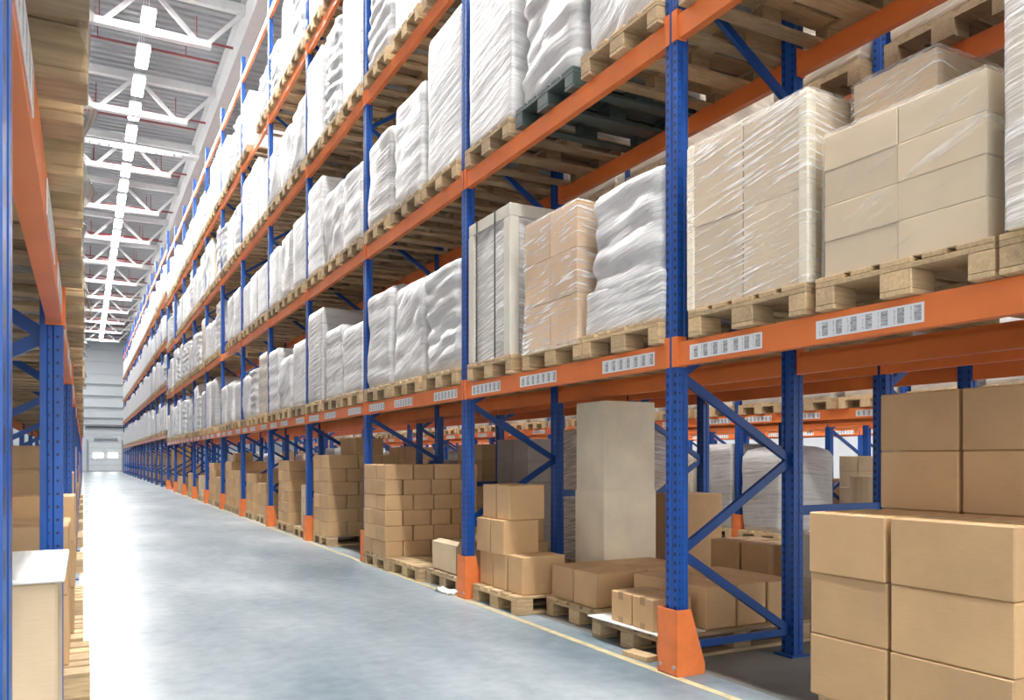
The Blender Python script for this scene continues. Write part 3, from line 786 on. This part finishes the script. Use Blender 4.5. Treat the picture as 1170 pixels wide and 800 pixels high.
# far pallet of the second bay: six small boxes and the cream carton
pallet(3.54, 5.87, 0, 'pallet under the seven small boxes left of the cream carton', 'wood', True, 0, FP)
t = thing('tall_carton', (3.975, 5.64, zf), 'tall cream carton standing upright under the orange beam', 'box')
ob('body', MB().cbox((-0.255, -0.21, 0), (0.255, 0.21, 1.535), 0.005).mesh('body', 'cream'), t)
ob('sleeve', MB().cbox((-0.262, -0.217, 0.0), (0.262, 0.217, 0.80), 0.004).mesh('sleeve', 'cream'), t)
for r in range(3):
    for j, (c, d) in enumerate(((5.765, 6.005), (6.02, 6.27))):
        dx = (0.0, -0.02, 0.02)[r]
        carton(3.0 + dx, 3.34 + dx, c + (0, 0.01, -0.01)[r], d + (0, 0.015, -0.01)[r], zf + r * 0.283, 0.283, f'small brown box left of the cream carton, {ORD[r + 1]} layer up, {("near", "far")[j]} column', 'card', 'seven small boxes', None, 0.004)
carton(3.0, 3.40, 5.50, 5.755, zf, 0.30, 'small brown box standing alone in front of the three-high column', 'card', 'seven small boxes', None, 0.004)
# third bay
pallet(3.47, 8.69, 0, 'pallet under the six-layer box stack in the third bay', 'wood', True, 0, FP)
stack(2.865, 8.33, zf, (0.21, 0.33, 0.24, 0.33), (0.46, 0.29), 6, 0.167, 'six-layer stack in third bay', 'card', None, lambda r, i, j: r < 5 and i > 0 and j > 0, jit=0.008, alt=True)
pallet(3.50, 7.83, 0, 'empty pallet between the six-layer stack and the open box', 'wood', True, 0, FP)
pallet(3.56, 6.98, 0, 'pallet with crumpled paper under the open pale box', 'wood_old', True, 0, FP)
t = thing('open_box', (3.2, 7.03, zf + 0.004), 'pale box with upturned flaps beside the second orange guard', 'box')
def openbox():
    mb = MB(); a, b, h, w = 0.2, 0.29, 0.26, 0.006
    mb.box((-a, -b, 0), (a, b, w)).box((-a, -b, 0), (-a + w, b, h)).box((a - w, -b, 0), (a, b, h)).box((-a, -b, 0), (a, -b + w, h)).box((-a, b - w, 0), (a, b, h)); return mb.mesh('body', 'card_pale')
ob('body', openbox(), t)
ob('flap', MB().bar((-0.2, 0, 0.26), (-0.12, 0, 0.285), 0.57, 0.005).mesh('flap', 'card_pale'), t)
ob('flap', MB().bar((0.2, 0, 0.26), (0.27, 0, 0.31), 0.57, 0.005).mesh('flap', 'card_pale'), t)
ob('flap', MB().bar((0, -0.29, 0.26), (0, -0.33, 0.3), 0.38, 0.005).mesh('flap', 'card_pale'), t)
def crumple(seed, sx, sy):
    mb = MB(); n = 9
    for i in range(n):
        for j in range(n):
            x, y = (i / (n - 1) - .5) * sx, (j / (n - 1) - .5) * sy
            mb.v.append((x, y, 0.012 + abs(noise.noise(Vector((x * 14, y * 14, seed)))) * 0.05))
    for i in range(n - 1):
        for j in range(n - 1): a = i * n + j; mb.f.append((a, a + n, a + n + 1, a + 1))
    m = n * n; mb.v += [(x, y, z - 0.012) for x, y, z in mb.v[:m]]
    mb.f += [tuple(m + i for i in reversed(q)) for q in list(mb.f)]
    return mb.mesh('paper', 'paper')
thing('crumpled_paper', (2.89, 6.74, 0.0), 'crumpled white paper on the floor beside the second orange guard', 'paper', None, crumple(3, 0.1, 0.32))
for r, (a, b, c, d, h) in enumerate(((3.48, 3.98, 6.75, 7.30, 0.26),)):
    carton(a, b, c, d, zf, h, 'brown box behind the open pale box, lower of two', 'card', 'boxes behind the open box')
carton(3.52, 3.96, 6.8, 7.26, zf + 0.262, 0.27, 'brown box behind the open pale box, upper of two', 'card', 'boxes behind the open box')
# fourth bay and on
pallet(3.56, 11.38, 0, 'pallet under the six-layer box stack in the fourth bay', 'wood', True, 0, FP)
stack(2.96, 10.98, zf, (0.27, 0.33, 0.44), (0.46, 0.34), 6, 0.186, 'six-layer stack in fourth bay', 'card', None, lambda r, i, j: r < 5 and i > 0 and j > 0, jit=0.01, alt=True)
stack(3.35, 11.0, zf + 6 * 0.186, (0.42,), (0.38, 0.38), 1, 0.24, 'topping the six-layer stack in fourth bay', 'card')
pallet(3.55, 12.6, 0, 'pallet under the narrow labelled stack past the third guard', 'wood', True, 0, FP)
stack(2.97, 12.25, zf, (0.34,), (0.33,), 3, 0.22, 'narrow stack past the fourth guard', 'card_pale', 'brown')
def fl(k, dy, rows, h, xs, ys, tag_, top=None, mat='card', x=2.97):
    y = Y0 + k * W + dy
    if k >= 5: xs = (sum(xs),)
    pallet(x + 0.58, y + sum(ys) / 2, 0, f'pallet under the {tag_}', 'wood', k <= 3, 0, FP)
    stack(x, y, zf, xs, ys, rows, h, tag_, mat, None, lambda r, i, j: r < rows - 1 and i > 0 and j > 0, jit=0.008, alt=True)
    if top: stack(x + 0.1, y + 0.05, zf + rows * h, (0.4,), (0.34,), 1, top, 'capping the ' + tag_, mat)
fl(3, 1.45, 6, 0.172, (0.36, 0.36, 0.36), (0.40, 0.38), 'squat stack in fifth bay')
fl(4, 0.55, 3, 0.2, (0.38, 0.38), (0.40, 0.38), 'low stack in sixth bay', 0.28)
fl(4, 1.75, 4, 0.19, (0.38, 0.38), (0.40, 0.38), 'second stack in sixth bay')
fl(5, 0.6, 4, 0.2, (0.38, 0.38), (0.40, 0.38), 'first stack in seventh bay')
fl(5, 1.7, 5, 0.2, (0.4, 0.4), (0.40, 0.38), 'tall stack in seventh bay', 0.2)
fl(6, 0.5, 3, 0.2, (0.4, 0.4), (0.40, 0.38), 'low stack in eighth bay')
fl(6, 1.7, 5, 0.19, (0.4, 0.4), (0.40, 0.38), 'second stack in eighth bay')
fl(7, 1.2, 3, 0.19, (0.4, 0.4), (0.40, 0.38), 'stack in ninth bay', None, 'card_pale')
fl(8, 1.0, 3, 0.2, (0.5, 0.5), (0.40, 0.4), 'stack in tenth bay')
fl(9, 1.4, 2, 0.22, (0.5, 0.5), (0.40, 0.4), 'stack in eleventh bay')

# ------------------------------------------------------------------ rack behind (back to back)
def back_load(x, y, z, w, d, h, style, mat, label, seed):
    return thing('wrapped_load', (x, y, z), label, 'pallet load', 'wrapped loads on the rear racks', wrap_mesh(w, d, h, style, seed, mat, False))
RB2 = 'rear rack'
for k in range(-1, 8):
    for l in (0, 1):
        if (l == 0 and k > 2) or (l == 1 and k > 3): continue
        for s in range(3):
            if (k + 2 * s + l) % 7 == 3: continue
            y = slot_y(k, s); where = f'{LV[l]} beam level of rear rack, {bayname(k)}, {POS[s]}'
            pallet(5.15, y, LC[l] + 0.14, 'wooden pallet, ' + where, 'wood_old', False, 0, 'pallets on the rear racks')
            put_load(5.15, y, LC[l] + 0.14, k, l, s, where, HA[l], False, (R.choice((5, 6, 7, 6)), R.uniform(0.9, 1.3)))
pallet(5.12, 8.7, 0, 'pallet under the grey boxes behind the right rack', 'wood_old', True, 0, FP)
stack(4.6, 8.3, zf, (0.5, 0.5), (0.40, 0.40), 5, 0.26, 'grey stack behind the right rack', 'card_grey')
pallet(5.15, 7.2, 0, 'pallet under the film-wrapped cartons behind the tall cream carton', 'wood_old', False, 0, FP)
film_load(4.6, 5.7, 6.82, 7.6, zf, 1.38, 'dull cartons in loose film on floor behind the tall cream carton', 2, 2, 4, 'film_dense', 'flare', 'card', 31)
pallet(5.1, 4.85, 0, 'pallet under the low brown boxes behind the nearest frame', 'wood_old', False, 0, FP)
for i, (c, d) in enumerate(((4.55, 4.85), (4.86, 5.2))):
    carton(4.62, 5.1, c, d, zf, 0.40, f'low brown box behind the nearest frame, {("near", "far")[i]} of two', 'card', 'low boxes behind the nearest frame')
for i in range(2):
    carton(4.66, 5.2, 3.92, 4.42, 0.001 + i * 0.33, 0.33, f'off-white box seen behind the nearest rear upright, {("lower", "upper")[i]} of two', 'card_white', 'off-white boxes')
carton(4.70, 5.36, 5.84, 6.29, 0.001, 0.88, 'large plain brown carton half hidden behind the cream carton', 'card')
for k, dy, rows, mat in ((2, 0.5, 6, 'card'), (2, 1.6, 5, 'card_grey'), (3, 0.6, 6, 'card'), (6, 0.8, 6, 'card')):
    y = Y0 + k * W + dy
    pallet(5.2, y + 0.4, 0, f'pallet under {rows}-layer {"grey" if mat == "card_grey" else "brown"} stack behind the right rack, {bayname(k)}, {"near" if dy < 1 else "far"} side', 'wood_old', False, 0, FP)
    stack(4.68, y, zf, (0.52,), (0.40, 0.40), rows, 0.21, f'rear rack stack, {bayname(k)}, {"near" if dy < 1 else "far"} side', mat, None, lambda r, i, j: r < rows - 1 and i > 0 and j > 0)
for k in (4, 5, 7, 8, 9):  # goods added here to darken the view beneath the first beams
    for s in (0, 2):
        where = f'floor of rear rack, {bayname(k)}, {POS[s]}'; y = slot_y(k, s)
        pallet(5.2, y, 0, 'pallet, ' + where, 'wood_old', False, 0, 'pallets on the rear racks')
        put_load(5.2, y, 0, k, 0, s, where, 1.7, False, (6 if (k + s) % 3 else 7, R.uniform(1.1, 1.36)))
# rack across the second aisle: floor loads and first beams
for k in range(0, 10):
    for s in range(3):
        y = slot_y(k, s) + 0.03; xx = 8.72 + 0.53
        if (k, s) == (1, 2) or k in (2, 3) or (k > 3 and s == 1):
            where = f'floor across second aisle, {bayname(k)}, {POS[s]}'
            pallet(xx, y, 0, 'pallet, ' + where, 'wood', False, 0, 'pallets on the rear racks')
            vi = (5, 7, 6, 7, 5)[(k * 3 + s) % 5]
            put_load(xx, y, 0, k, 0, s, where, 1.72, False, (vi, R.uniform(1.15, 1.36)))
        where = f'first beam across second aisle, {bayname(k)}, {POS[s]}'
        pallet(xx, y, LA[0] + 0.14, 'pallet, ' + where, 'wood', False, 0, 'pallets on the rear racks')
        put_load(xx, y, LA[0] + 0.14, k, 0, s, where, HA[0], False, (R.choice((0, 1, 2, 3, 4)), R.uniform(0.9, 1.35)))
stack(10.80, 8.38, 0.001, (0.45,), (0.36, 0.36), 5, 0.25, 'stack two racks beyond the right rack', 'card_pale')
stack(10.80, 9.32, 0.001, (0.45,), (0.36,), 4, 0.22, 'shorter stack two racks beyond the right rack', 'card')
def roll():
    mb = MB(); n = 20
    for r_, z in ((0.26, 0), (0.26, 0.95), (0.06, 0.95), (0.06, 0)):
        for i in range(n): a_ = 2 * PI * i / n; mb.v.append((r_ * math.cos(a_), r_ * math.sin(a_), z))
    for q in range(4):
        for i in range(n): j = (i + 1) % n; mb.f.append((q * n + i, q * n + j, (q + 1) % 4 * n + j, (q + 1) % 4 * n + i))
    return mb.mesh('roll', 'card_pale', False)
thing('paper_roll', (10.2, 8.05, 0.0), 'upright brown paper roll on the floor beyond the second aisle', 'paper roll', None, roll())
for k in range(2, 5):
    for s in range(3):
        where = f'first beam of most distant rack, {bayname(k)}, {POS[s]}'; yy = slot_y(k, s)
        pallet(15.43, yy, LA[0] + 0.14, 'pallet, ' + where, 'wood', False, 0, 'pallets on the rear racks')
        put_load(15.43, yy, LA[0] + 0.14, k, 0, s, where, 1.8, False)

# ------------------------------------------------------------------ left rack
XPL = -PD / 2 + 0.004
for k in range(-1, 9):
    for l in (0, 1):
        if l == 1 and k > 2: continue
        for s in range(3):
            y = slot_y(k, s, 0.03); where = f'{LV[l]} beam level of left rack, {bayname(k)}, {POS[s]}'
            pallet(XPL + R.uniform(-.008, .006), y, LA[l] + 0.14, 'wooden pallet, ' + where, 'wood_old' if (k + s) % 2 else 'wood', l == 0 and k <= 1)
            ld = put_load(XPL - 0.02, y, LA[l] + 0.14, k, l, s, where, HA[l], False)
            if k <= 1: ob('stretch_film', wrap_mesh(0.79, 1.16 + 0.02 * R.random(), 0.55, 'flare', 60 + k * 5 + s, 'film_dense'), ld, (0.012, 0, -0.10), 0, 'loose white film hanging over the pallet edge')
left_upper, left_decks = MB(), MB()
for k in range(-1, 14):
    for l in (1, 2):
        if l == 1 and k <= 2: continue
        for s in range(3):
            y = slot_y(k, s); z = LA[l] + 0.141
            left_decks.box((-1.21, y - 0.4, z), (-0.02, y + 0.4, z + PH - 0.004)); left_upper.cbox((-1.17, y - 0.38, z + PH), (-0.04, y + 0.38, z + PH + R.uniform(0.9, 1.3)), 0.03)
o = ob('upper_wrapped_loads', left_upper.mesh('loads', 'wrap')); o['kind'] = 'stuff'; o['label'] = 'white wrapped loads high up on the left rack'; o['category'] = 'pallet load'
o = ob('upper_pallets', left_decks.mesh('pallets', 'wood')); o['kind'] = 'stuff'; o['label'] = 'pallets high up on the left rack'; o['category'] = 'pallet'
carton(-0.62, -0.05, 2.30, 2.98, 0.001 + PH, 0.76, 'big pale box in the lower left corner behind the nearest left upright', 'card_pale')
pallet(XPL - 0.03, 2.62, 0, 'pallet under the big pale box in the lower left corner', 'wood', False, 0, FP)
thing('cardboard_sheet', (-0.33, 2.64, 0.001 + PH + 0.76), 'white board imitating the bright lit top of the big pale box at left', 'sheet', None, MB().cbox((-0.3, -0.36, 0), (0.29, 0.35, 0.012), 0.003).mesh('sheet', 'paper'))  # lid board made white to imitate the brightly lit box top
pallet(-0.57, 4.95, 0, 'pallet jutting out onto the line at the foot of the left rack', 'wood', True, 0, FP)
stack(-0.56, 4.75, zf, (0.5,), (0.37, 0.37), 2, 0.36, 'second bay of left rack', 'card')
pallet(-0.6, 5.85, 0, 'pallet under the tall narrow stack at left', 'wood', True, 0, FP)
stack(-0.58, 5.6, zf, (0.54,), (0.4,), 3, 0.28, 'tall stack in second bay of left rack', 'card')
for k in range(1, 9):
    y = Y0 + k * W + 0.5
    pallet(-0.6, y + 0.4, 0, f'pallet under the left rack stack, {bayname(k)}', 'wood', False, 0, FP)
    stack(-0.66, y, zf, (0.6,), (0.4, 0.4), 3 + k % 3, 0.24, f'left rack stack, {bayname(k)}', 'card')
# pallet at the foot of the far wall
pallet(4.1, YW - 0.75, 0, 'pale pallet at the foot of the far wall beside the loading door', 'wood', False, PI / 2, FP)
